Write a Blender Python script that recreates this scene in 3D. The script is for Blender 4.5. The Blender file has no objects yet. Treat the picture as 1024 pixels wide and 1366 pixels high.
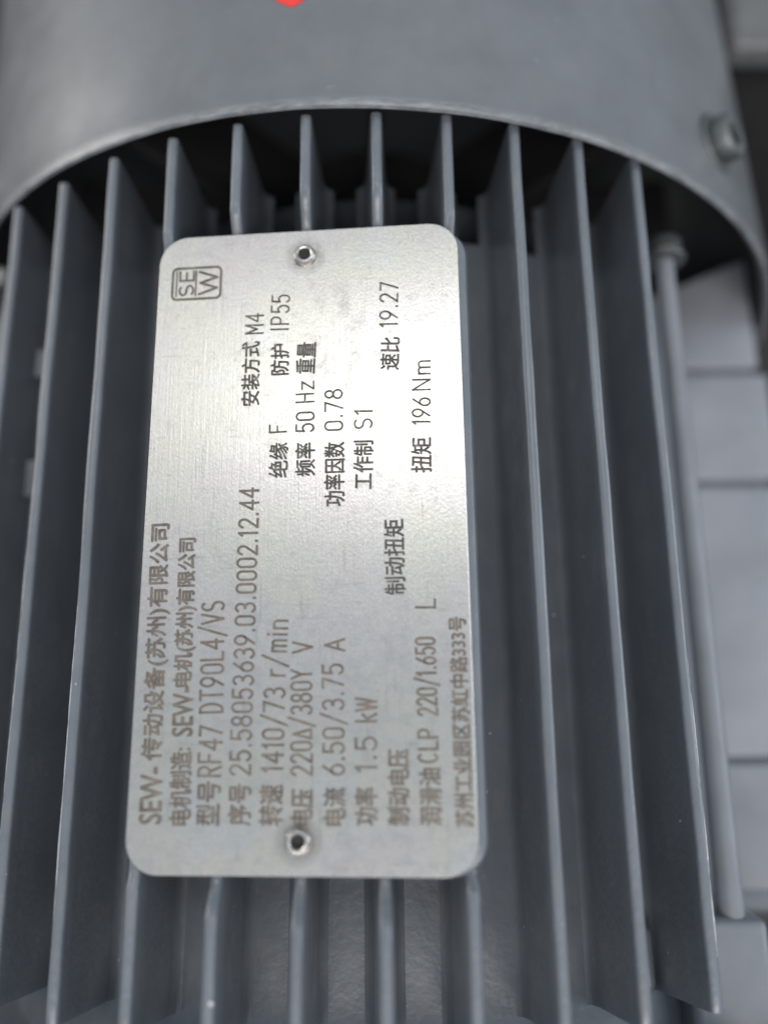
import bpy, bmesh, math, random
from mathutils import Vector, Matrix, noise
random.seed(7)
SC = bpy.context.scene
COL = SC.collection
S = 0.0105            # metres per fin pitch: all sizes below are in fin pitches
ZG = 18.6             # height of the topmost fin tip above the floor

def W(x, y, z):
    return Vector((x * S, y * S, (z + ZG) * S))

# ------------------------------------------------------------------ camera
cd = bpy.data.cameras.new("camera")
cam = bpy.data.objects.new("camera", cd)
COL.objects.link(cam)
cam.location = W(-0.1149, -1.5055, 9.5871)
cam.rotation_euler = (0.2287, -0.0128, -0.0127)
cd.sensor_fit = 'VERTICAL'
cd.sensor_height = 36.0
cd.lens = 36.0 * 1050.0 / 1366.0
cd.clip_start = 0.005
cd.clip_end = 60.0
cd.dof.use_dof = True
cd.dof.focus_distance = 10.30 * S
APERTURE = 0.50 * S                      # pupil diameter of a phone lens, about 3 mm
cd.dof.aperture_fstop = (cd.lens / 1000.0) / APERTURE
SC.camera = cam

# ------------------------------------------------------------------ world and lamps
wd = bpy.data.worlds.new("World")
SC.world = wd
wd.use_nodes = True
wb = wd.node_tree.nodes["Background"]
wb.inputs[0].default_value = (0.77, 0.88, 1.0, 1)
wb.inputs[1].default_value = 0.50

def area_lamp(name, loc, target, sx, sy, power, color):
    ld = bpy.data.lights.new(name, 'AREA')
    ld.shape = 'RECTANGLE'
    ld.size, ld.size_y = sx, sy
    ld.energy = power
    ld.color = color
    o = bpy.data.objects.new(name, ld)
    COL.objects.link(o)
    o.location = loc
    d = Vector(target) - Vector(loc)
    o.rotation_euler = d.to_track_quat('-Z', 'Y').to_euler()
    return o
MID = (0, 0, 0.19)
area_lamp("skylight", (0.0, 1.02, 2.75), MID, 1.8, 0.46, 12.0, (1.0, 0.99, 0.96))
area_lamp("right_fill_light", (2.4, 0.3, 1.35), MID, 1.5, 1.4, 22.0, (0.88, 0.94, 1.0))  # unseen lamp on the right, added to brighten the flank blocks
area_lamp("far_window_light", (-2.5, 1.2, 0.85), MID, 1.3, 1.4, 26.0, (1.0, 0.93, 0.86))

area_lamp("front_fill_light", (0.1, -1.85, 2.5), MID, 3.2, 0.9, 70.0, (1.0, 0.93, 0.88))  # unseen warm fill from the front, added to lift the fin channels

vs = SC.view_settings
vs.view_transform = 'Standard'
vs.look = 'None'
vs.exposure = 0.0
vs.gamma = 1.0

# ------------------------------------------------------------------ materials
def nodes_of(name):
    m = bpy.data.materials.new(name)
    m.use_nodes = True
    nt = m.node_tree
    b = nt.nodes["Principled BSDF"]
    return m, nt, b

def nz(nt, vec, scale, detail=4, rough=0.55, stretch=None):
    if stretch:
        mp = nt.nodes.new('ShaderNodeMapping')
        mp.inputs['Scale'].default_value = stretch
        nt.links.new(vec, mp.inputs[0])
        vec = mp.outputs[0]
    n = nt.nodes.new('ShaderNodeTexNoise')
    n.inputs['Scale'].default_value = scale
    n.inputs['Detail'].default_value = detail
    n.inputs['Roughness'].default_value = rough
    nt.links.new(vec, n.inputs['Vector'])
    return n.outputs['Fac']

def ramp(nt, fac, stops):
    r = nt.nodes.new('ShaderNodeValToRGB')
    e = r.color_ramp.elements
    while len(e) < len(stops):
        e.new(0.5)
    for k, (p, c) in enumerate(stops):
        e[k].position = p
        e[k].color = c if len(c) == 4 else (*c, 1)
    nt.links.new(fac, r.inputs[0])
    return r.outputs[0]

def g(v):
    return (v, v, v, 1)

def mixc(nt, fac, a, b, mode='MIX'):
    m = nt.nodes.new('ShaderNodeMix')
    m.data_type = 'RGBA'
    m.blend_type = mode
    if isinstance(fac, float):
        m.inputs[0].default_value = fac
    else:
        nt.links.new(fac, m.inputs[0])
    for k, v in ((6, a), (7, b)):
        if isinstance(v, tuple):
            m.inputs[k].default_value = v
        else:
            nt.links.new(v, m.inputs[k])
    return m.outputs[2]

def bump(nt, b, h, strength, dist):
    bp = nt.nodes.new('ShaderNodeBump')
    bp.inputs['Strength'].default_value = strength
    bp.inputs['Distance'].default_value = dist
    nt.links.new(h, bp.inputs['Height'])
    nt.links.new(bp.outputs[0], b.inputs['Normal'])
    return bp

def obj_coord(nt):
    # positions in the object's own space, in fin pitches
    tc = nt.nodes.new('ShaderNodeTexCoord')
    mp = nt.nodes.new('ShaderNodeMapping')
    mp.inputs['Scale'].default_value = (1 / S, 1 / S, 1 / S)
    nt.links.new(tc.outputs['Object'], mp.inputs[0])
    return mp.outputs[0]

def paint(name, base, rough=0.36, dirt=(0.235, 0.205, 0.19), dirt_amt=0.35, chips=True, relief=0.25, coat=0.25, rim=False):
    m, nt, b = nodes_of(name)
    v = obj_coord(nt)
    n1 = nz(nt, v, 0.7, 5, 0.6)
    n2 = nz(nt, v, 5.0, 6, 0.62, (1.0, 0.35, 1.0))
    dark = tuple(c * 0.86 for c in base) + (1,)
    light = tuple(min(1, c * 1.12) for c in base) + (1,)
    c1 = ramp(nt, n1, [(0.3, dark), (0.72, light)])
    dm = ramp(nt, n2, [(0.50, g(0)), (0.78, g(dirt_amt))])
    c2 = mixc(nt, dm, c1, tuple(c for c in dirt) + (1,))
    r1 = ramp(nt, nz(nt, v, 2.2, 5), [(0.3, g(rough - 0.05)), (0.7, g(rough + 0.10))])
    if chips:
        cm = ramp(nt, nz(nt, v, 6.5, 2, 0.4), [(0.785, g(0)), (0.80, g(1))])
        c2 = mixc(nt, cm, c2, (0.55, 0.56, 0.57, 1))
    if rim:      # painted lip highlight and rubbed paint along the cowl's edge, and a few scuffs
        sx = nt.nodes.new('ShaderNodeSeparateXYZ')
        nt.links.new(v, sx.inputs[0])
        ad = nt.nodes.new('ShaderNodeMath')
        ad.operation = 'MULTIPLY_ADD'
        ad.inputs[1].default_value = 0.034
        nt.links.new(sx.outputs[0], ad.inputs[0])
        nt.links.new(sx.outputs[1], ad.inputs[2])
        mr = nt.nodes.new('ShaderNodeMapRange')
        nt.links.new(ad.outputs[0], mr.inputs['Value'])
        mr.inputs['From Min'].default_value = 6.56
        mr.inputs['From Max'].default_value = 6.68
        mr.inputs['To Min'].default_value = 0.5
        mr.inputs['To Max'].default_value = 0.0
        wn = ramp(nt, nz(nt, v, 3.0, 6, 0.7, (1.0, 4.0, 1.0)), [(0.40, g(0)), (0.62, g(1))])
        mu = nt.nodes.new('ShaderNodeMath')
        mu.operation = 'MULTIPLY'
        nt.links.new(mr.outputs[0], mu.inputs[0])
        nt.links.new(wn, mu.inputs[1])
        c2 = mixc(nt, mu.outputs[0], c2, (0.36, 0.375, 0.385, 1))
        sc = ramp(nt, nz(nt, v, 2.6, 3, 0.6, (0.8, 2.0, 1.0)), [(0.69, g(0)), (0.78, g(0.5))])
        c2 = mixc(nt, sc, c2, (0.32, 0.335, 0.35, 1))
    nt.links.new(c2, b.inputs['Base Color'])
    nt.links.new(r1, b.inputs['Roughness'])
    b.inputs['Coat Weight'].default_value = coat
    b.inputs['Coat Roughness'].default_value = 0.22
    h = nz(nt, v, 9.0, 3, 0.5)
    bump(nt, b, h, relief, 0.02 * S)
    return m

PAINT = (0.132, 0.151, 0.174)
M_FIN = paint("grey_enamel", PAINT, relief=0.50, dirt_amt=0.36, coat=0.35)
M_COWL = paint("grey_enamel_cowl", (0.143, 0.154, 0.166), rough=0.36, dirt_amt=0.14, coat=0.35, relief=0.14, chips=False, rim=True)
M_ROD = paint("grey_enamel_rod", (0.185, 0.20, 0.225), rough=0.42, dirt_amt=0.1, relief=0.2, chips=False)
M_SIDE = paint("grey_enamel_side", (0.235, 0.250, 0.282), rough=0.42, dirt_amt=0.1, relief=0.5, chips=False)

def metal(name, base, rough, relief=0.1, sc=6.0):
    m, nt, b = nodes_of(name)
    v = obj_coord(nt)
    n = nz(nt, v, sc, 5, 0.6)
    nt.links.new(ramp(nt, n, [(0.3, tuple(c * 0.8 for c in base)), (0.7, base)]), b.inputs['Base Color'])
    nt.links.new(ramp(nt, n, [(0.3, g(rough + 0.12)), (0.7, g(rough))]), b.inputs['Roughness'])
    b.inputs['Metallic'].default_value = 1.0
    bump(nt, b, n, relief, 0.02 * S)
    return m
M_BOLT = metal("zinc_plated_steel", (0.21, 0.225, 0.225), 0.52)
M_GLINT = metal("glint_metal", (0.86, 0.86, 0.85), 0.25, 0.2, 10)  # bright metal for the strips that stand in for edge glints
M_RIVET = metal("rivet_steel", (0.56, 0.54, 0.52), 0.32, 0.2, 14)

# nameplate frame: plane tilted about the motor axis, resting across fin tips -3 .. 1
PL_T, PL_RZ = -0.0983, -0.003
PO = Vector((-0.9946, 0.6419, -0.2433))
PM = Matrix.Translation(PO) @ Matrix.Rotation(PL_T, 4, 'Y') @ Matrix.Rotation(PL_RZ, 4, 'Z')
PW, PH = 4.165, 8.370
PT = 0.085

def plate_material():
    m, nt, b = nodes_of("brushed_stainless")
    v = obj_coord(nt)
    blot = nz(nt, v, 1.1, 6, 0.6)
    blot2 = nz(nt, v, 6.0, 6, 0.65)
    pit = nz(nt, v, 22.0, 4, 0.65, (1.0, 0.55, 1.0))
    brush = nz(nt, v, 40.0, 3, 0.6, (1.0, 0.03, 1.0))
    base = ramp(nt, blot, [(0.25, (0.65, 0.62, 0.595)), (0.5, (0.71, 0.69, 0.66)), (0.75, (0.75, 0.735, 0.71))])
    hue = nz(nt, v, 0.55, 3, 0.5)
    base = mixc(nt, 0.65, base, ramp(nt, hue, [(0.30, (0.76, 0.67, 0.64)), (0.45, (0.73, 0.69, 0.655)), (0.58, (0.74, 0.705, 0.61)), (0.72, (0.68, 0.69, 0.69))]))
    stain = ramp(nt, blot2, [(0.57, g(0)), (0.76, g(0.42))])
    base = mixc(nt, stain, base, (0.36, 0.34, 0.32, 1))
    # a greasy smudge between the printed columns
    sub = nt.nodes.new('ShaderNodeVectorMath')
    sub.operation = 'SUBTRACT'
    nt.links.new(v, sub.inputs[0])
    sub.inputs[1].default_value = tuple(PM @ Vector((0.45, 2.45, 0)) + Vector((0, 0, ZG)))
    scl = nt.nodes.new('ShaderNodeVectorMath')
    scl.operation = 'MULTIPLY'
    nt.links.new(sub.outputs[0], scl.inputs[0])
    scl.inputs[1].default_value = (1.9, 0.85, 1.0)
    ln = nt.nodes.new('ShaderNodeVectorMath')
    ln.operation = 'LENGTH'
    nt.links.new(scl.outputs[0], ln.inputs[0])
    fall = ramp(nt, ln.outputs['Value'], [(0.25, g(1)), (0.95, g(0))])
    sn = ramp(nt, nz(nt, v, 3.6, 5, 0.6, (1.0, 0.6, 1.0)), [(0.47, g(0)), (0.62, g(0.6))])
    base = mixc(nt, mixc(nt, 1.0, fall, sn, 'MULTIPLY'), base, (0.30, 0.29, 0.27, 1))
    # fine scratches along the brushing, and grime round the two rivets
    scr = ramp(nt, nz(nt, v, 9.0, 2, 0.5, (2.6, 0.10, 1.0)), [(0.66, g(0)), (0.70, g(0.35))])
    scr2 = ramp(nt, nz(nt, v, 7.0, 2, 0.5, (0.25, 2.2, 1.0)), [(0.68, g(0)), (0.71, g(0.30))])
    base = mixc(nt, scr, base, (0.42, 0.40, 0.38, 1))
    base = mixc(nt, scr2, base, (0.42, 0.40, 0.38, 1))
    for ru, rv_ in ((-0.0215, 3.786), (-0.002, -3.795)):
        dn = nt.nodes.new('ShaderNodeVectorMath')
        dn.operation = 'DISTANCE'
        nt.links.new(v, dn.inputs[0])
        dn.inputs[1].default_value = tuple(PM @ Vector((ru, rv_, 0)) + Vector((0, 0, ZG)))
        gr = ramp(nt, dn.outputs['Value'], [(0.15, g(0.75)), (0.20, g(0.45)), (0.32, g(0))])
        base = mixc(nt, mixc(nt, 1.0, gr, ramp(nt, blot2, [(0.35, g(0.35)), (0.6, g(1))]), 'MULTIPLY'), base, (0.20, 0.185, 0.17, 1))
    speck = ramp(nt, pit, [(0.665, g(0)), (0.75, g(0.6))])
    base = mixc(nt, speck, base, (0.25, 0.24, 0.22, 1))
    nt.links.new(base, b.inputs['Base Color'])
    tg = nt.nodes.new('ShaderNodeTangent')
    tg.direction_type = 'UV_MAP'
    tg.uv_map = 'UVMap'
    grit = nz(nt, v, 34.0, 3, 0.7, (1.0, 0.7, 1.0))
    b2 = nt.nodes.new('ShaderNodeBsdfPrincipled')
    for q, lo, hi, an in ((b, 0.30, 0.40, 0.55), (b2, 0.12, 0.22, 0.5)):
        nt.links.new(base, q.inputs['Base Color'])
        q.inputs['Metallic'].default_value = 1.0
        nt.links.new(ramp(nt, blot2, [(0.3, g(lo)), (0.7, g(hi))]), q.inputs['Roughness'])
        q.inputs['Anisotropic'].default_value = an
        q.inputs['Anisotropic Rotation'].default_value = 0.25
        nt.links.new(tg.outputs[0], q.inputs['Tangent'])
        h1 = mixc(nt, 0.5, brush, grit)
        bump(nt, q, h1, 0.30, 0.012 * S)
    ms = nt.nodes.new('ShaderNodeMixShader')
    nt.links.new(ramp(nt, grit, [(0.38, g(0.02)), (0.62, g(0.22))]), ms.inputs[0])
    nt.links.new(b.outputs[0], ms.inputs[1])
    nt.links.new(b2.outputs[0], ms.inputs[2])
    out = [n for n in nt.nodes if n.type == 'OUTPUT_MATERIAL'][0]
    nt.links.new(ms.outputs[0], out.inputs[0])
    return m
M_PLATE = plate_material()

def ink_material():
    m, nt, b = nodes_of("etched_ink")
    v = obj_coord(nt)
    n = nz(nt, v, 9.0, 5, 0.65)
    nt.links.new(ramp(nt, n, [(0.30, (0.050, 0.048, 0.045)), (0.55, (0.085, 0.080, 0.070)), (0.72, (0.28, 0.26, 0.225))]), b.inputs['Base Color'])
    b.inputs['Roughness'].default_value = 0.62
    return m
M_INK = ink_material()

def faded_material():
    m, nt, b = nodes_of("etched_ink_faded")
    v = obj_coord(nt)
    n = nz(nt, v, 7.0, 5, 0.65)
    nt.links.new(ramp(nt, n, [(0.30, (0.095, 0.078, 0.064)), (0.7, (0.23, 0.195, 0.165))]), b.inputs['Base Color'])
    b.inputs['Roughness'].default_value = 0.55
    b.inputs['Metallic'].default_value = 0.3
    return m
M_FADE = faded_material()

def plain(name, col, rough):
    m, nt, b = nodes_of(name)
    v = obj_coord(nt)
    n = nz(nt, v, 1.5, 6, 0.6)
    nt.links.new(ramp(nt, n, [(0.3, tuple(c * 0.8 for c in col)), (0.7, tuple(min(1, c * 1.15) for c in col))]), b.inputs['Base Color'])
    nt.links.new(ramp(nt, n, [(0.3, g(rough - .08)), (0.7, g(rough + .08))]), b.inputs['Roughness'])
    return m
M_RED = plain("red_vinyl", (0.72, 0.045, 0.035), 0.4)
M_WHITE = plain("white_vinyl", (0.80, 0.79, 0.77), 0.4)
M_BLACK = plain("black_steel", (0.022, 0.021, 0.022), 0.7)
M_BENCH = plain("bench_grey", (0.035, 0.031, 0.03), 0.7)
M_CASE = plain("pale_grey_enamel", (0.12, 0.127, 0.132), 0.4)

# ------------------------------------------------------------------ mesh helpers (coordinates in pitches)
def link(name, bm, mat, parent=None, smooth=True, sharp=35, uv=False):
    bmesh.ops.recalc_face_normals(bm, faces=bm.faces[:])
    me = bpy.data.meshes.new(name)
    for v in bm.verts:
        v.co = v.co * S
    bm.to_mesh(me)
    bm.free()
    me.materials.append(mat)
    if smooth:
        for p in me.polygons:
            p.use_smooth = True
        me.set_sharp_from_angle(angle=math.radians(sharp))
    o = bpy.data.objects.new(name, me)
    COL.objects.link(o)
    if parent:
        o.parent = parent
    return o

def loft(bm, rings, cap=True, closed=True):
    vs_ = [[bm.verts.new(p) for p in r] for r in rings]
    n = len(rings[0])
    for a, b in zip(vs_, vs_[1:]):
        for k in range(n if closed else n - 1):
            bm.faces.new((a[k], a[(k + 1) % n], b[(k + 1) % n], b[k]))
    if cap:
        bm.faces.new(vs_[0][::-1])
        bm.faces.new(vs_[-1])
    return vs_

def lathe(bm, prof, axis='Y', c=(0, 0, 0), n=96, M=None, jitter=0.0):
    # prof: closed or open list of (r, h); axis along +Y (or through matrix M: local z axis)
    rings = []
    for (r, h) in prof:
        ring = []
        for k in range(n):
            a = 2 * math.pi * k / n
            rr = r
            if axis == 'Y':
                p = Vector((c[0] + rr * math.sin(a), c[1] + h, c[2] + rr * math.cos(a)))
            else:
                p = Vector((c[0] + rr * math.cos(a), c[1] + rr * math.sin(a), c[2] + h))
            if M is not None:
                p = M @ p
            ring.append(p)
        rings.append(ring)
    return rings

def add_lathe(bm, prof, cap=True, **k):
    loft(bm, lathe(bm, prof, **k), cap=cap)

def add_box(bm, x0, x1, y0, y1, z0, z1, bev=0.0, seg=2, M=None):
    r = bmesh.ops.create_cube(bm, size=1.0)
    vv = r['verts']
    for v in vv:
        v.co = Vector(((x0 + x1) / 2 + v.co.x * (x1 - x0), (y0 + y1) / 2 + v.co.y * (y1 - y0), (z0 + z1) / 2 + v.co.z * (z1 - z0)))
        if M is not None:
            v.co = M @ v.co
    if bev > 0:
        es = list({e for v in vv for e in v.link_edges})
        bmesh.ops.bevel(bm, geom=es, offset=bev, segments=seg, profile=0.5, affect='EDGES')

def tag(o, label, cat, group=None, kind=None):
    if label:
        o['label'] = label
    if cat:
        o['category'] = cat
    if group:
        o['group'] = group
    if kind:
        o['kind'] = kind

# ------------------------------------------------------------------ the bench it stands on
bm = bmesh.new()
add_box(bm, -400, 400, -400, 400, -2.0, 0.0)
floor = link("floor", bm, M_BENCH)
tag(floor, "dark grey floor under the motor", "floor", kind='structure')

# ------------------------------------------------------------------ the motor
R0 = 8.751             # fin tips lie on this circle; axis at z = -R0, x = 0
AX = -R0
RB = 7.02              # barrel radius
FIN_Y0, FIN_Y1 = -5.30, 6.55
motor = bpy.data.objects.new("electric_motor", None)
COL.objects.link(motor)
motor.location = W(0, 0, -ZG)
motor.empty_display_size = 0.02
tag(motor, "grey enamelled electric motor with cooling fins, fan cowl and engraved steel nameplate", "motor")
OFF = Vector((0, 0, ZG))     # part meshes are written in motor space: the base at the floor

def part(name, bm, mat, parent=motor, shift=True, **k):
    if shift:
        for v in bm.verts:
            v.co += OFF
    return link(name, bm, mat, parent, **k)

# barrel
bm = bmesh.new()
add_lathe(bm, [(RB, -6.57), (RB, 5.62), (RB - 0.12, 5.72)], c=(0, 0, AX), n=160)
part("barrel", bm, M_FIN)
# drive end flange, its face a shallow cone
bm = bmesh.new()
add_lathe(bm, [(3.0, -9.5), (8.4, -9.5), (8.66, -9.3), (8.68, -6.75), (8.62, -6.62), (8.5, -6.58), (7.1, -6.56), (3.0, -6.56)], c=(0, 0, AX), n=160)
flange = part("end_flange", bm, M_FIN)
bm = bmesh.new()
add_lathe(bm, [(1.0, -14.0), (6.2, -14.0), (6.6, -13.6), (6.6, -9.49)], c=(0, 0, AX), n=96)
part("gear_case", bm, M_FIN)
# dark end shield inside the cowl, beyond the fins
bm = bmesh.new()
add_lathe(bm, [(1.0, 5.70), (5.9, 5.70), (5.9, 7.1), (1.0, 7.1)], c=(0, 0, AX), n=96)
part("end_shield", bm, M_FIN)
# fan behind it
bm = bmesh.new()
add_lathe(bm, [(0.4, 7.12), (2.2, 7.12), (2.2, 11.0), (0.4, 11.0)], c=(0, 0, AX), n=48)
for k in range(9):
    a = 2 * math.pi * k / 9
    Mx = Matrix.Translation((0, 0, AX)) @ Matrix.Rotation(a, 4, 'Y')
    add_box(bm, -0.15, 0.15, 8.6, 10.8, 2.1, 7.3, 0.05, 1, Mx)
part("fan", bm, M_BLACK)

def plate_z(x):
    return PO.z + (x - PO.x) * math.tan(-PL_T)

def tipz(x):
    return math.sqrt(R0 * R0 - x * x) - R0
def sm(t):
    t = max(0.0, min(1.0, t))
    return t * t * (3 - 2 * t)

PY0, PY1 = PO.y - PH / 2, PO.y + PH / 2
# ---- fins: cast blades standing upright side by side
FPH = {i: random.Random(100 + i).random() * 50 for i in range(-6, 5)}
def make_fin(i):
    x0 = float(i)
    zt0 = tipz(x0)
    if i == -6:
        zt0 = -2.2
    zroot = AX + math.sqrt(RB * RB - min(abs(x0), 6.3) ** 2) - 0.35
    bm = bmesh.new()
    rings = []
    N = 96
    rnd = random.Random(100 + i)
    ph = rnd.random() * 50
    ramp_b = {-3: 0.10, -2: 0.46, -1: 0.60, 0: 0.60, 1: 0.12}.get(i)
    ramp_t = {-3: 0.10, -2: 0.35, -1: 0.55, 0: 0.55, 1: 0.12}.get(i)
    for k in range(N + 1):
        y = FIN_Y0 + (FIN_Y1 - FIN_Y0) * k / N
        zt = zt0
        if ramp_b is not None:
            low = plate_z(x0) - PT - 0.10
            tb = sm((y - (PY0 - ramp_b)) / (ramp_b * 0.95))
            tt = sm(((PY1 + ramp_t) - y) / (ramp_t * 0.95))
            w = min(tb, tt)
            zt = zt0 * (1 - w) + min(zt0, low) * w
        zt += 0.012 * noise.noise(Vector((ph, y * 0.8, 0))) + 0.004 * noise.noise(Vector((ph, y * 4.0, 3)))
        dx = 0.012 * noise.noise(Vector((ph, y * 0.5, 9)))
        wt = 0.077 + 0.006 * noise.noise(Vector((ph, y * 1.3, 5)))
        if k == 0:
            zt -= 0.02
        sec = [(0.31, 'f', -0.03), (0.235, 'f', 0.02), (0.185, 'f', 0.09), (0.15, 'f', 0.25), (wt + 0.012, zt - 0.28), (wt, zt - 0.075), (wt * 0.93, zt - 0.035), (wt * 0.68, zt - 0.010), (0, zt)]
        def P(s, q):
            x = x0 + dx + s
            z = q[0] if q[0] != 'f' else AX + math.sqrt(RB * RB - min(abs(x), 6.6) ** 2) + q[1]
            return Vector((x, y, z))
        ring = [P(q[0], q[1:]) for q in sec] + [P(-q[0], q[1:]) for q in sec[-2::-1]]
        if k == 0:      # the foot of the blade runs out further than its tip
            for p in ring:
                p.y -= 0.42 * (zt - p.z) / (zt - zroot)
        rings.append(ring)
    loft(bm, rings)
    return part("fin", bm, M_FIN, sharp=50)
GLINTS = {4: (1, -0.6, -5.25), -5: (-1, 1.3, -3.6), -4: (-1, 0.2, -4.6)}  # bright strips added along fin edges to imitate specular glints
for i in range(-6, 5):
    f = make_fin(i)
    if i in GLINTS:
        sx_, ya, yb = GLINTS[i]
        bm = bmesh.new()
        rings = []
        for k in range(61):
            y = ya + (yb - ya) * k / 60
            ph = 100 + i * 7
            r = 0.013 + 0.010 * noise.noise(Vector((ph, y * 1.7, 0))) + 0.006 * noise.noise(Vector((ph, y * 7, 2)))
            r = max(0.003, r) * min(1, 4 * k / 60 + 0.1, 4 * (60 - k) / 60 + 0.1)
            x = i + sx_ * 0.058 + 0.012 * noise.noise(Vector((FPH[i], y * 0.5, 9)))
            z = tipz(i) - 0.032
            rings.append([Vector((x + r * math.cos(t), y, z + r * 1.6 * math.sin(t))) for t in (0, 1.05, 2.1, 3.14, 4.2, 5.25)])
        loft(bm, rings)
        part("edge_glint", bm, M_GLINT, parent=f)
    if i == 4:
        f["label"] = "last upright fin on the right, a bright glint strip laid along its outer edge"

# cast bridges between the two leftmost fins
for (ya, yb) in ((3.92, 4.42), (1.80, 2.42)):
    bm = bmesh.new()
    sec = [(-6.04, -3.16), (-5.93, -3.17), (-5.80, -3.19), (-5.05, -3.26), (-5.05, -4.4), (-6.14, -4.4)]
    loft(bm, [[Vector((x, ya, z)) for x, z in sec], [Vector((x, yb, z)) for x, z in sec]])
    bmesh.ops.bevel(bm, geom=bm.edges[:], offset=0.04, segments=2, affect='EDGES')
    part("rib", bm, M_FIN)

# ---- bottom-right cast bosses and the tie rod running up to the cowl
bm = bmesh.new()
add_box(bm, 4.35, 5.55, -6.6, -4.72, -4.6, -2.72, 0.14, 3)
part("tie_rod_boss", bm, M_ROD)
bm = bmesh.new()
add_box(bm, 3.42, 3.80, -5.60, -4.72, -4.0, -2.52, 0.12, 3)
part("casting_lug", bm, M_FIN)
bm = bmesh.new()
add_box(bm, -5.92, -5.06, -5.3, 6.2, -5.2, -3.35, 0.12, 3)
for v in bm.verts:
    v.co.z += 0.05 * noise.noise(v.co * 0.6)
part("casting_web", bm, M_FIN)
bm = bmesh.new()
add_lathe(bm, [(0.10, -4.80), (0.20, -4.78), (0.185, -2.0), (0.165, 6.05)], c=(5.12, 0, -3.0), n=24)
rod = part("tie_rod", bm, M_ROD)
bm = bmesh.new()
add_lathe(bm, [(0.10, 6.02), (0.30, 6.02), (0.33, 6.06), (0.33, 6.30), (0.29, 6.35), (0.10, 6.35)], c=(5.12, 0, -3.0), n=20)
add_lathe(bm, [(0.10, 5.94), (0.37, 5.94), (0.38, 5.97), (0.37, 6.00), (0.10, 6.00)], c=(5.12, 0, -3.0), n=20)
part("bolt_head", bm, M_BOLT, parent=rod)
bm = bmesh.new()
add_lathe(bm, [(0.05, 6.0), (0.20, 6.0), (0.22, 6.05), (0.22, 6.3), (0.05, 6.3)], c=(-6.95, 0.05, -4.0), n=6)
part("bolt_head", bm, M_BOLT)

# ---- stepped blocks along both flanks, seen from above between rod and cowl
def flank(sgn, spans):
    bm = bmesh.new()
    a, b = sorted((sgn * 5.5, sgn * 8.1))
    add_box(bm, a, b, -5.5, 7.0, -7.2, -6.12, 0.05, 1)
    fl = part("side_fin", bm, M_SIDE)
    for (y0, y1, xo) in spans:
        bm = bmesh.new()
        a, b = sorted((sgn * 6.35, sgn * xo))
        add_box(bm, a, b, y0, y1, -6.9, -5.9, 0.07, 3)
        for v in bm.verts:
            v.co.z += 0.02 * noise.noise(v.co * 0.9)
            if v.co.y > 6.3:
                v.co.y += 0.42 * (abs(v.co.x) - 7.2)
        part("side_panel", bm, M_SIDE, parent=fl)
flank(1, [(5.17, 7.35, 8.12), (2.71, 5.03, 8.28), (-2.74, 2.56, 8.30), (-5.10, -2.86, 8.30)])
flank(-1, [(5.17, 6.9, 8.0), (2.71, 5.03, 8.28), (-2.74, 2.56, 8.30), (-5.10, -2.86, 8.30)])
# lower side fins, further down the flank
for sgn in (1, -1):
    for z in (-8.1, -9.2):
        bm = bmesh.new()
        a, b = sorted((sgn * 6.6, sgn * 8.55))
        add_box(bm, a, b, -5.5, 6.5, z - 0.12, z + 0.12, 0.06, 2)
        part("side_fin", bm, M_SIDE)
    bm = bmesh.new()
    a, b = sorted((sgn * 2.6, sgn * 6.6))
    add_box(bm, a, b, -5.0, 5.0, -ZG, -ZG + 0.7, 0.08, 2)
    a, b = sorted((sgn * 3.2, sgn * 4.6))
    add_box(bm, a, b, -4.6, 4.6, -ZG + 0.65, -13.6, 0.05, 1)
    part("foot", bm, M_SIDE)

# ------------------------------------------------------------------ fan cowl
XC, RC = 0.0, 8.92
KC = -0.034                # the cowl sits very slightly askew
def skew(p):
    return Vector((p.x - 0.035 * (p.y - 6.53), p.y + KC * p.x, p.z))
def rcowl(y):
    return RC - 0.02 * (y - 6.53)
prof_out = [(RC - 0.10, 6.55), (RC - 0.045, 6.505), (RC, 6.525), (RC + 0.012, 6.60)]
for y in (6.75, 7.2, 8, 9, 10, 11.5, 13, 15, 16.2):
    prof_out.append((rcowl(y), y))
prof_out += [(8.15, 16.7), (7.6, 16.85), (2.0, 16.85), (2.0, 16.72), (7.5, 16.72), (8.0, 16.5)]
for y in (16.0, 13, 10, 8, 6.9):
    prof_out.append((rcowl(y) - 0.13, y))
prof_out.append((RC - 0.13, 6.61))
bm = bmesh.new()
rings = lathe(bm, prof_out, c=(XC, 0, AX), n=220)
for r in rings[:4]:
    for k, p in enumerate(r):
        nv = noise.noise(Vector((k * 0.16, 0, 1.0))) + 0.6 * noise.noise(Vector((k * 0.55, 2, 1.0)))
        p.y += 0.018 * nv
rings = [[skew(p) for p in r] for r in rings]
loft(bm, rings + [rings[0]], cap=False)
bmesh.ops.remove_doubles(bm, verts=bm.verts[:], dist=1e-5)
# pressed dimple around the fixing screw
BA = math.atan2(5.90 - 0.04, -2.161 - AX)
BY = 7.87
def on_cowl(a, y, r):
    return skew(Vector((XC + r * math.sin(a), y, AX + r * math.cos(a))))
cowl = part("fan_cowl", bm, M_COWL, sharp=40)

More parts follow.
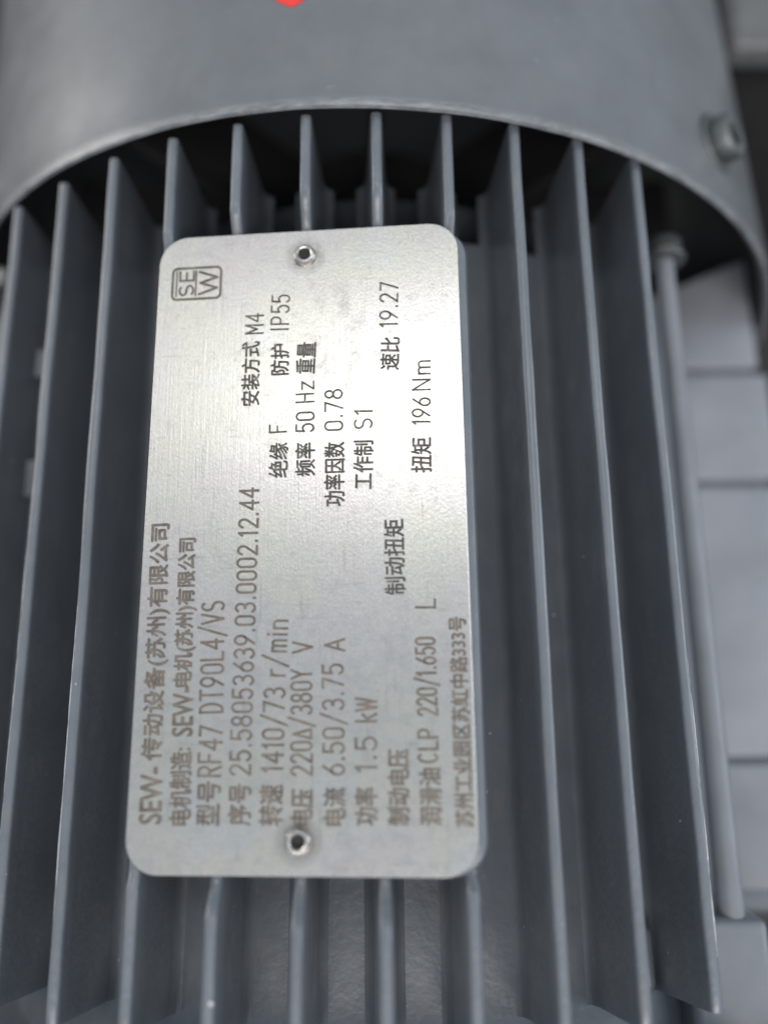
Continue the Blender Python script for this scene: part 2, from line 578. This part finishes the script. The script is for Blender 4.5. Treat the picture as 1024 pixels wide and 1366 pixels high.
def bolt_frame(a, y):
    n = Vector((math.sin(a), 0, math.cos(a)))
    o = on_cowl(a, y, rcowl(y))
    yv = Vector((0, 1, 0))
    xv = yv.cross(n)
    return Matrix((xv, yv, n)).transposed().to_4x4(), o
for a, y in ((BA, BY), (-BA - 0.22, BY), (math.pi - BA, BY), (math.pi + BA, BY)):
    Rm, o = bolt_frame(a, y)
    M = Matrix.Translation(o) @ Rm
    bm = bmesh.new()
    add_lathe(bm, [(0.30, -0.06), (0.53, -0.06), (0.53, 0.035), (0.51, 0.06), (0.30, 0.06)], axis='Z', n=40, M=M)
    w = part("washer", bm, M_BOLT, parent=cowl)
    bm = bmesh.new()
    prof = [(0.10, 0.0), (0.38, 0.03), (0.40, 0.08), (0.40, 0.29), (0.365, 0.34), (0.24, 0.345)]
    rings = lathe(bm, prof, axis='Z', n=48, M=M)
    hexr = []
    for h, sc in ((0.34, 0.22), (0.10, 0.215)):
        ring = []
        for k in range(48):
            t = 2 * math.pi * k / 48
            seg = (t + math.pi / 6) % (math.pi / 3) - math.pi / 6
            r = sc * math.cos(math.pi / 6) / math.cos(seg)
            ring.append(M @ Vector((r * math.cos(t), r * math.sin(t), h)))
        hexr.append(ring)
    loft(bm, rings + hexr, cap=True)
    part("socket_screw", bm, M_BOLT, parent=cowl)

# red warning sticker near the top edge of the picture: a red lozenge with a white middle
def wrap(u, v, lift):
    # u along the circumference, v along the axis, in pitches from the sticker's centre
    y = STY + v
    r = rcowl(y) + lift
    return on_cowl(STA + u / r, y, r)
STA, STY = math.atan2(-1.17, 0.158 - AX), 8.86
def lozenge(hw, hh, lift, mat, name, parent):
    bm = bmesh.new()
    pts = []
    for k in range(64):
        t = 2 * math.pi * k / 64
        c, s_ = math.cos(t), math.sin(t)
        q = (abs(c) ** 1.25 + abs(s_) ** 1.25) ** (-1 / 1.25)
        pts.append((q * c * hw, q * s_ * hh))
    top = [bm.verts.new(wrap(u, v, lift)) for u, v in pts]
    mid = [bm.verts.new(wrap(u * 0.5, v * 0.5, lift)) for u, v in pts]
    low = [bm.verts.new(wrap(u, v, 0.0)) for u, v in pts]
    n = len(pts)
    for k in range(n):
        bm.faces.new((top[k], top[(k + 1) % n], mid[(k + 1) % n], mid[k]))
        bm.faces.new((low[k], low[(k + 1) % n], top[(k + 1) % n], top[k]))
    bm.faces.new(mid)
    return part(name, bm, mat, parent=parent, smooth=False)
lozenge(0.62, 0.62, 0.012, M_RED, "sticker", cowl)
lozenge(0.42, 0.42, 0.022, M_WHITE, "sticker_panel", cowl)

# ------------------------------------------------------------------ nameplate pad, plate, rivets
def rrect(w, h, r, n=8, x0=0, y0=0):
    pts = []
    for cx, cy, a0 in ((w / 2 - r, h / 2 - r, 0), (-w / 2 + r, h / 2 - r, 90), (-w / 2 + r, -h / 2 + r, 180), (w / 2 - r, -h / 2 + r, 270)):
        for k in range(n + 1):
            a = math.radians(a0 + 90 * k / n)
            pts.append((x0 + cx + r * math.cos(a), y0 + cy + r * math.sin(a)))
    return pts

bm = bmesh.new()
def ring(inset, z, w, h, r, x0, y0):
    return [PM @ Vector((x, y, z)) for x, y in rrect(w - 2 * inset, h - 2 * inset, max(0.05, r - inset), 8, x0, y0)]
pw, ph_, pr, px0, py0 = PW + 0.16, PH + 0.02, 0.42, 0.045, -0.02
loft(bm, [ring(0.02, -PT - 0.42, pw, ph_, pr, px0, py0), ring(0.0, -PT - 0.40, pw, ph_, pr, px0, py0),
          ring(0.0, -PT - 0.10, pw, ph_, pr, px0, py0), ring(0.03, -PT - 0.035, pw, ph_, pr, px0, py0), ring(0.09, -PT - 0.004, pw, ph_, pr, px0, py0)])
part("nameplate_pad", bm, M_FIN)

me_off = OFF
bm = bmesh.new()
rp = 0.40
loft(bm, [ring(0.0, -PT, PW, PH, rp, 0, 0), ring(0.0, -0.018, PW, PH, rp, 0, 0), ring(0.002, -0.004, PW, PH, rp, 0, 0), ring(0.008, 0.0, PW, PH, rp, 0, 0)])
plate = part("nameplate", bm, M_PLATE, smooth=False)
uvl = plate.data.uv_layers.new(name="UVMap")
PMI = PM.inverted()
for lp in plate.data.loops:
    co = plate.data.vertices[lp.vertex_index].co / S - OFF
    q = PMI @ co
    uvl.data[lp.index].uv = (q.y / 10 + 0.5, q.x / 10 + 0.5)     # u runs along the brushing

for (u, v) in ((-0.0215, 3.786), (-0.002, -3.795)):
    bm = bmesh.new()
    M = PM @ Matrix.Translation((u, v, 0))
    prof = [(0.155, 0.001), (0.158, 0.02), (0.148, 0.055), (0.125, 0.082), (0.105, 0.085), (0.086, 0.072), (0.078, 0.045), (0.074, -0.03)]
    rings = lathe(bm, prof, axis='Z', n=40, M=M)
    loft(bm, rings, cap=False)
    rv = part("rivet", bm, M_RIVET, parent=plate)
    bm = bmesh.new()
    add_lathe(bm, [(0.02, -0.005), (0.073, -0.005), (0.073, 0.004), (0.02, 0.004)], axis='Z', n=24, M=M)
    part("rivet_core", bm, M_BLACK, parent=plate)

# ------------------------------------------------------------------ engraved writing
def arc(cx, cy, rx, ry, a0, a1, n=10):
    return [(cx + rx * math.cos(math.radians(a0 + (a1 - a0) * k / n)), cy + ry * math.sin(math.radians(a0 + (a1 - a0) * k / n))) for k in range(n + 1)]
O_ = arc(2, 4.6, 1.6, 1.4, 0, 180) + arc(2, 1.4, 1.6, 1.4, 180, 360)
GL = {   # single-line engraver's letters: width, strokes on a grid 6 high
 '0': (4, [O_ + [O_[0]]]),
 '1': (2.4, [[(0.5, 4.9), (1.5, 6), (1.5, 0)]]),
 '2': (4, [arc(2, 4.4, 1.6, 1.6, 165, -35, 14) + [(0.4, 0), (3.7, 0)]]),
 '3': (4, [arc(1.9, 4.55, 1.5, 1.45, 150, -90, 14) + arc(1.9, 1.6, 1.7, 1.6, 88, -150, 14)]),
 '4': (4, [[(2.9, 0), (2.9, 6), (0.3, 1.9), (3.8, 1.9)]]),
 '5': (4, [[(3.4, 6), (0.8, 6), (0.6, 3.3)] + arc(1.9, 1.9, 1.7, 1.9, 130, -150, 14)]),
 '6': (4, [[(3.2, 6), (1.0, 3.2)] + arc(2, 1.8, 1.6, 1.8, 140, 500, 20)]),
 '7': (4, [[(0.4, 6), (3.7, 6), (1.4, 0)]]),
 '8': (4, [arc(2, 4.55, 1.35, 1.4, 0, 360, 18), arc(2, 1.6, 1.65, 1.55, 0, 360, 18)]),
 '9': (4, [[(0.8, 0), (3.0, 2.8)] + arc(2, 4.2, 1.6, 1.8, -40, 320, 20)]),
 '.': (1.5, [[(0.75, 0.0), (0.75, 0.45)]]),
 '/': (4, [[(0.2, -1.0), (3.8, 6.8)]]),
 'R': (4, [[(0.5, 0), (0.5, 6), (2.2, 6)] + arc(2.2, 4.5, 1.4, 1.5, 90, -90) + [(0.5, 3)], [(2.0, 3), (3.7, 0)]]),
 'F': (3.8, [[(0.5, 0), (0.5, 6), (3.6, 6)], [(0.5, 3.2), (3.0, 3.2)]]),
 'D': (4, [[(0.5, 0), (0.5, 6), (1.6, 6)] + arc(1.6, 3, 2.0, 3, 90, -90, 12) + [(0.5, 0)]]),
 'T': (4, [[(0.1, 6), (3.9, 6)], [(2, 6), (2, 0)]]),
 'L': (3.6, [[(0.5, 6), (0.5, 0), (3.4, 0)]]),
 'V': (4, [[(0.2, 6), (2, 0), (3.8, 6)]]),
 'S': (4, [arc(2, 4.5, 1.5, 1.5, 40, 250, 12) + arc(2, 1.5, 1.6, 1.5, 80, -140, 12)]),
 'r': (2.6, [[(0.5, 0), (0.5, 4)], [(0.5, 2.6)] + arc(2.0, 2.5, 1.4, 1.5, 165, 70, 6)]),
 'm': (4.6, [[(0.4, 0), (0.4, 4)], [(0.4, 3.1)] + arc(1.35, 3.0, 0.95, 1.0, 150, 0, 8) + [(2.3, 0)], [(2.3, 3.1)] + arc(3.25, 3.0, 0.95, 1.0, 150, 0, 8) + [(4.2, 0)]]),
 'i': (1.6, [[(0.8, 0), (0.8, 4)], [(0.8, 5.2), (0.8, 5.7)]]),
 'n': (3.6, [[(0.4, 0), (0.4, 4)], [(0.4, 2.9)] + arc(1.75, 2.7, 1.35, 1.3, 150, 0, 8) + [(3.1, 0)]]),
 '^': (4, [[(0.2, 0.2), (2, 5.4), (3.8, 0.2), (0.2, 0.2)]]),
 'Y': (4, [[(0.2, 6), (2, 3), (3.8, 6)], [(2, 3), (2, 0)]]),
 'A': (4, [[(0.2, 0), (2, 6), (3.8, 0)], [(0.9, 2), (3.1, 2)]]),
 'k': (3.4, [[(0.5, 0), (0.5, 6)], [(3.1, 4), (0.5, 1.8)], [(1.5, 2.7), (3.2, 0)]]),
 'W': (5, [[(0.2, 6), (1.4, 0), (2.5, 5.6), (3.6, 0), (4.8, 6)]]),
 'C': (4, [arc(2.1, 3, 1.7, 3, 50, 310, 16)]),
 'P': (4, [[(0.5, 0), (0.5, 6), (2.2, 6)] + arc(2.2, 4.4, 1.4, 1.6, 90, -90) + [(0.5, 2.8)]]),
 'M': (4.4, [[(0.4, 0), (0.4, 6), (2.2, 2.0), (4.0, 6), (4.0, 0)]]),
 'I': (1.8, [[(0.9, 0), (0.9, 6)]]),
 'H': (4, [[(0.5, 0), (0.5, 6)], [(3.5, 0), (3.5, 6)], [(0.5, 3), (3.5, 3)]]),
 'z': (3.6, [[(0.4, 4), (3.2, 4), (0.4, 0), (3.3, 0)]]),
 'N': (4, [[(0.5, 0), (0.5, 6), (3.5, 0), (3.5, 6)]]),
 'E': (3.8, [[(3.5, 6), (0.5, 6), (0.5, 0), (3.5, 0)], [(0.5, 3.1), (3.0, 3.1)]]),
}
LIFT = 0.004
def ribbon(bm, pts, wd, z, closed=False):
    P = [Vector((p[0], p[1])) for p in pts]
    Q = [P[0]]
    for p in P[1:]:
        if (p - Q[-1]).length > 1e-5:
            Q.append(p)
    n = len(Q)
    if n < 2:
        return
    L, Rr = [], []
    for k in range(n):
        d0 = (Q[k] - Q[k - 1]).normalized() if k > 0 else (Q[1] - Q[0]).normalized()
        d1 = (Q[k + 1] - Q[k]).normalized() if k < n - 1 else d0
        if closed and k in (0, n - 1):
            d0 = (Q[-1] - Q[-2]).normalized()
            d1 = (Q[1] - Q[0]).normalized()
        t = (d0 + d1)
        t = t.normalized() if t.length > 1e-4 else d1
        nn = Vector((-t.y, t.x))
        c = max(0.45, abs(nn.dot(Vector((-d1.y, d1.x)))))
        off = nn * (wd / 2 / c)
        ext = Vector((0, 0))
        if not closed and k == 0:
            ext = -d1 * wd * 0.4
        if not closed and k == n - 1:
            ext = d0 * wd * 0.4
        L.append(bm.verts.new((*(Q[k] + off + ext), z)))
        Rr.append(bm.verts.new((*(Q[k] - off + ext), z)))
    for k in range(n - 1):
        bm.faces.new((Rr[k], Rr[k + 1], L[k + 1], L[k]))

def split(pts):
    # break a stroke at its sharp corners
    out, cur = [], [pts[0]]
    for k in range(1, len(pts)):
        cur.append(pts[k])
        if k < len(pts) - 1:
            d0 = (Vector(pts[k]) - Vector(pts[k - 1]))
            d1 = (Vector(pts[k + 1]) - Vector(pts[k]))
            if d0.length > 1e-6 and d1.length > 1e-6 and d0.angle(d1) > math.radians(50):
                out.append(cur)
                cur = [pts[k]]
    out.append(cur)
    return out

def place_run(bm, a, b, h):
    # local text box [0,1]x[0,1] -> plate plane: text runs from a to b, glyph tops toward -u
    a, b = Vector(a), Vector(b)
    d = b - a
    up = Vector((-d.y, d.x)).normalized() * h
    for v in bm.verts:
        q = a + d * v.co.x + up * (v.co.y - 0.5)
        v.co = PM @ Vector((q.x, q.y, v.co.z))

def stroke_run(text, a, b, h, wd, mat):
    L = (Vector(b) - Vector(a)).length
    tot = sum(GL[c][0] + 0.9 for c in text) - 0.9
    sx, sy = L / tot, h / 6.0
    bm = bmesh.new()
    x = 0.0
    zi = 0
    rnd = random.Random(text)
    for c in text:
        w, strokes = GL[c]
        jy = rnd.uniform(-0.08, 0.08)
        for st in strokes:
            pts = [((x + px) * sx, (py + jy) * sy) for px, py in st]
            cl = len(st) > 3 and (Vector(st[0]) - Vector(st[-1])).length < 1e-3
            for piece in split(pts):
                ribbon(bm, piece, wd, LIFT + 0.0009 * (zi % 5), cl and len(piece) == len(pts))
                zi += 1
        x += w + 0.9
    for v in bm.verts:
        v.co.x /= L
        v.co.y /= h
    place_run(bm, a, b, h)
    return part("lettering", bm, mat, parent=plate, smooth=False)

def font_run(text, a, b, h, grow, mat):
    cu = bpy.data.curves.new("lettering", 'FONT')
    cu.body = text
    cu.resolution_u = 3
    ob = bpy.data.objects.new("lettering", cu)
    COL.objects.link(ob)
    dg = bpy.context.evaluated_depsgraph_get()
    me = bpy.data.meshes.new_from_object(ob.evaluated_get(dg))
    bpy.data.objects.remove(ob)
    bm = bmesh.new()
    bm.from_mesh(me)
    bpy.data.meshes.remove(me)
    bpy.data.curves.remove(cu)
    xs = [v.co.x for v in bm.verts]
    ys = [v.co.y for v in bm.verts]
    x0, x1, y0, y1 = min(xs), max(xs), min(ys), max(ys)
    for v in bm.verts:
        v.co = Vector(((v.co.x - x0) / (x1 - x0), (v.co.y - y0) / (y1 - y0), LIFT))
    if grow:
        L = (Vector(b) - Vector(a)).length
        src = bm.faces[:]
        for k, (ox, oy) in enumerate(((grow, 0.4 * grow), (-0.4 * grow, grow), (-grow, -0.4 * grow), (0.4 * grow, -grow))):
            nf = bmesh.ops.duplicate(bm, geom=src)['geom']
            for v in nf:
                if isinstance(v, bmesh.types.BMVert):
                    v.co += Vector((ox / L, oy / h, 0.0009 * (k + 1)))
    place_run(bm, a, b, h)
    return part("lettering", bm, mat, parent=plate, smooth=False)

RUNS = [
    ('N', 'SEW-', (-1.795, -3.611), (-1.805, -2.972), 0.268),
    ('N', '传动设备(苏州)有限公司', (-1.801, -2.885), (-1.852, 0.044), 0.290),
    ('N', '电机制造:', (-1.428, -3.627), (-1.454, -2.747), 0.258),
    ('N', 'SEW-', (-1.451, -2.607), (-1.461, -2.028), 0.254),
    ('N', '电机(苏州)有限公司', (-1.461, -2.019), (-1.484, -0.154), 0.262),
    ('N', '型号', (-1.092, -3.626), (-1.094, -3.136), 0.283),
    ('S', 'RF47', (-1.096, -3.085), (-1.093, -2.486), 0.268),
    ('S', 'DT90L4/VS', (-1.099, -2.345), (-1.135, -0.971), 0.276),
    ('N', '序号', (-0.712, -3.624), (-0.718, -3.162), 0.272),
    ('S', '25.58053639.03.0002.12.44', (-0.721, -3.068), (-0.707, 0.490), 0.242),
    ('N', '转速', (-0.335, -3.623), (-0.336, -3.171), 0.279),
    ('S', '1410/73', (-0.330, -3.035), (-0.325, -2.040), 0.248),
    ('S', 'r/min', (-0.328, -1.915), (-0.306, -1.211), 0.254),
    ('N', '电压', (0.031, -3.622), (0.034, -3.222), 0.259),
    ('S', '220^/380Y', (0.023, -3.070), (0.005, -1.829), 0.247),
    ('S', 'V', (0.021, -1.630), (0.019, -1.493), 0.234),
    ('N', '电流', (0.421, -3.621), (0.419, -3.205), 0.257),
    ('S', '6.50/3.75', (0.409, -3.070), (0.394, -1.762), 0.246),
    ('S', 'A', (0.412, -1.617), (0.411, -1.463), 0.241),
    ('N', '功率', (0.791, -3.619), (0.793, -3.205), 0.265),
    ('S', '1.5', (0.793, -3.037), (0.795, -2.619), 0.242),
    ('S', 'kW', (0.796, -2.464), (0.797, -2.175), 0.245),
    ('N', '制动电压', (1.176, -3.618), (1.178, -2.775), 0.247),
    ('N', '制动扭矩', (1.167, -0.933), (1.160, 0.018), 0.254),
    ('N', '润滑油', (1.549, -3.617), (1.546, -2.988), 0.253),
    ('S', 'CLP', (1.530, -2.929), (1.530, -2.538), 0.221),
    ('S', '220/1.650', (1.533, -2.391), (1.526, -1.462), 0.226),
    ('S', 'L', (1.534, -1.116), (1.536, -0.996), 0.230),
    ('N', '苏州工业园区苏虹中路333号', (1.937, -3.632), (1.916, -1.223), 0.212),
    ('N', '安装方式', (-0.730, 1.625), (-0.747, 2.543), 0.247),
    ('S', 'M4', (-0.708, 2.651), (-0.706, 2.962), 0.240),
    ('N', '绝缘', (-0.335, 0.619), (-0.334, 1.088), 0.248),
    ('S', 'F', (-0.347, 1.223), (-0.350, 1.347), 0.221),
    ('N', '防护', (-0.344, 2.045), (-0.343, 2.490), 0.246),
    ('S', 'IP', (-0.357, 2.677), (-0.351, 2.899), 0.239),
    ('S', '55', (-0.352, 2.943), (-0.347, 3.224), 0.240),
    ('N', '频率', (0.020, 0.627), (0.014, 1.075), 0.257),
    ('S', '50', (0.012, 1.219), (0.008, 1.510), 0.230),
    ('S', 'Hz', (0.007, 1.626), (0.003, 1.944), 0.232),
    ('N', '重量', (0.001, 2.051), (0.016, 2.494), 0.255),
    ('N', '功率因数', (0.403, 0.216), (0.400, 1.070), 0.264),
    ('S', '0.78', (0.389, 1.225), (0.386, 1.810), 0.229),
    ('N', '工作制', (0.771, 0.432), (0.783, 1.076), 0.253),
    ('S', 'S1', (0.773, 1.230), (0.784, 1.520), 0.227),
    ('N', '速比', (1.126, 2.052), (1.151, 2.513), 0.250),
    ('S', '19.27', (1.123, 2.656), (1.140, 3.330), 0.234),
    ('N', '扭矩', (1.523, 0.626), (1.533, 1.089), 0.260),
    ('S', '196', (1.527, 1.262), (1.544, 1.644), 0.225),
    ('S', 'Nm', (1.546, 1.727), (1.555, 2.170), 0.227),
]
for kind, text, a, b, h in RUNS:
    mid = (a[1] + b[1]) / 2
    if kind == 'S':
        stroke_run(text, a, b, h, 0.030 if mid < -1 else 0.023, M_FADE if mid < -1 else M_INK)
    else:
        faded = mid < -1
        font_run(text, a, b, h, 0.0065 if mid < -1 else 0.0050, M_FADE if faded else M_INK)

# maker's emblem: a rounded frame, two small letters over a wide one, turned like the rest of the writing
bm = bmesh.new()
EW, EH = 0.475, 0.685           # along the text, across it
def em(x, y):
    return (x, y)
fr = rrect(EW, EH, 0.07, 5)
fr = fr + [fr[0]]
ribbon(bm, fr, 0.034, LIFT, True)
def put(strokes, x0, y0, sx, sy, wd, z):
    k = 0
    for st in strokes:
        for piece in split([(x0 + p[0] * sx, y0 + p[1] * sy) for p in st]):
            ribbon(bm, piece, wd, z + 0.0009 * k)
            k += 1
put([[(-0.19, 0.285), (0.19, 0.285)]], 0, 0, 1, 1, 0.022, LIFT)
put(GL['S'][1], -0.195, 0.045, 0.045, 0.032, 0.030, LIFT)
put(GL['E'][1], 0.025, 0.045, 0.045, 0.032, 0.030, LIFT)
put([[(-0.19, 0.01), (0.19, 0.01)]], 0, 0, 1, 1, 0.022, LIFT + 0.004)
put(GL['W'][1], -0.185, -0.29, 0.074, 0.042, 0.034, LIFT)
EC = Vector((-1.543, 3.463))
for v in bm.verts:
    x, y = v.co.x, v.co.y
    v.co = PM @ Vector((EC.x - y, EC.y + x, v.co.z))
part("emblem", bm, M_FADE, parent=plate, smooth=False)

# ------------------------------------------------------------------ a neighbouring case at the right, behind the cowl
case = bpy.data.objects.new("steel_case", None)
COL.objects.link(case)
case.location = W(10.0, 13.0, -ZG)
tag(case, "pale grey steel case standing close beside the fan cowl", "case")
def case_part(name, box, bev, mat):
    bm = bmesh.new()
    add_box(bm, *box, bev, 4)
    return link(name, bm, mat, case)
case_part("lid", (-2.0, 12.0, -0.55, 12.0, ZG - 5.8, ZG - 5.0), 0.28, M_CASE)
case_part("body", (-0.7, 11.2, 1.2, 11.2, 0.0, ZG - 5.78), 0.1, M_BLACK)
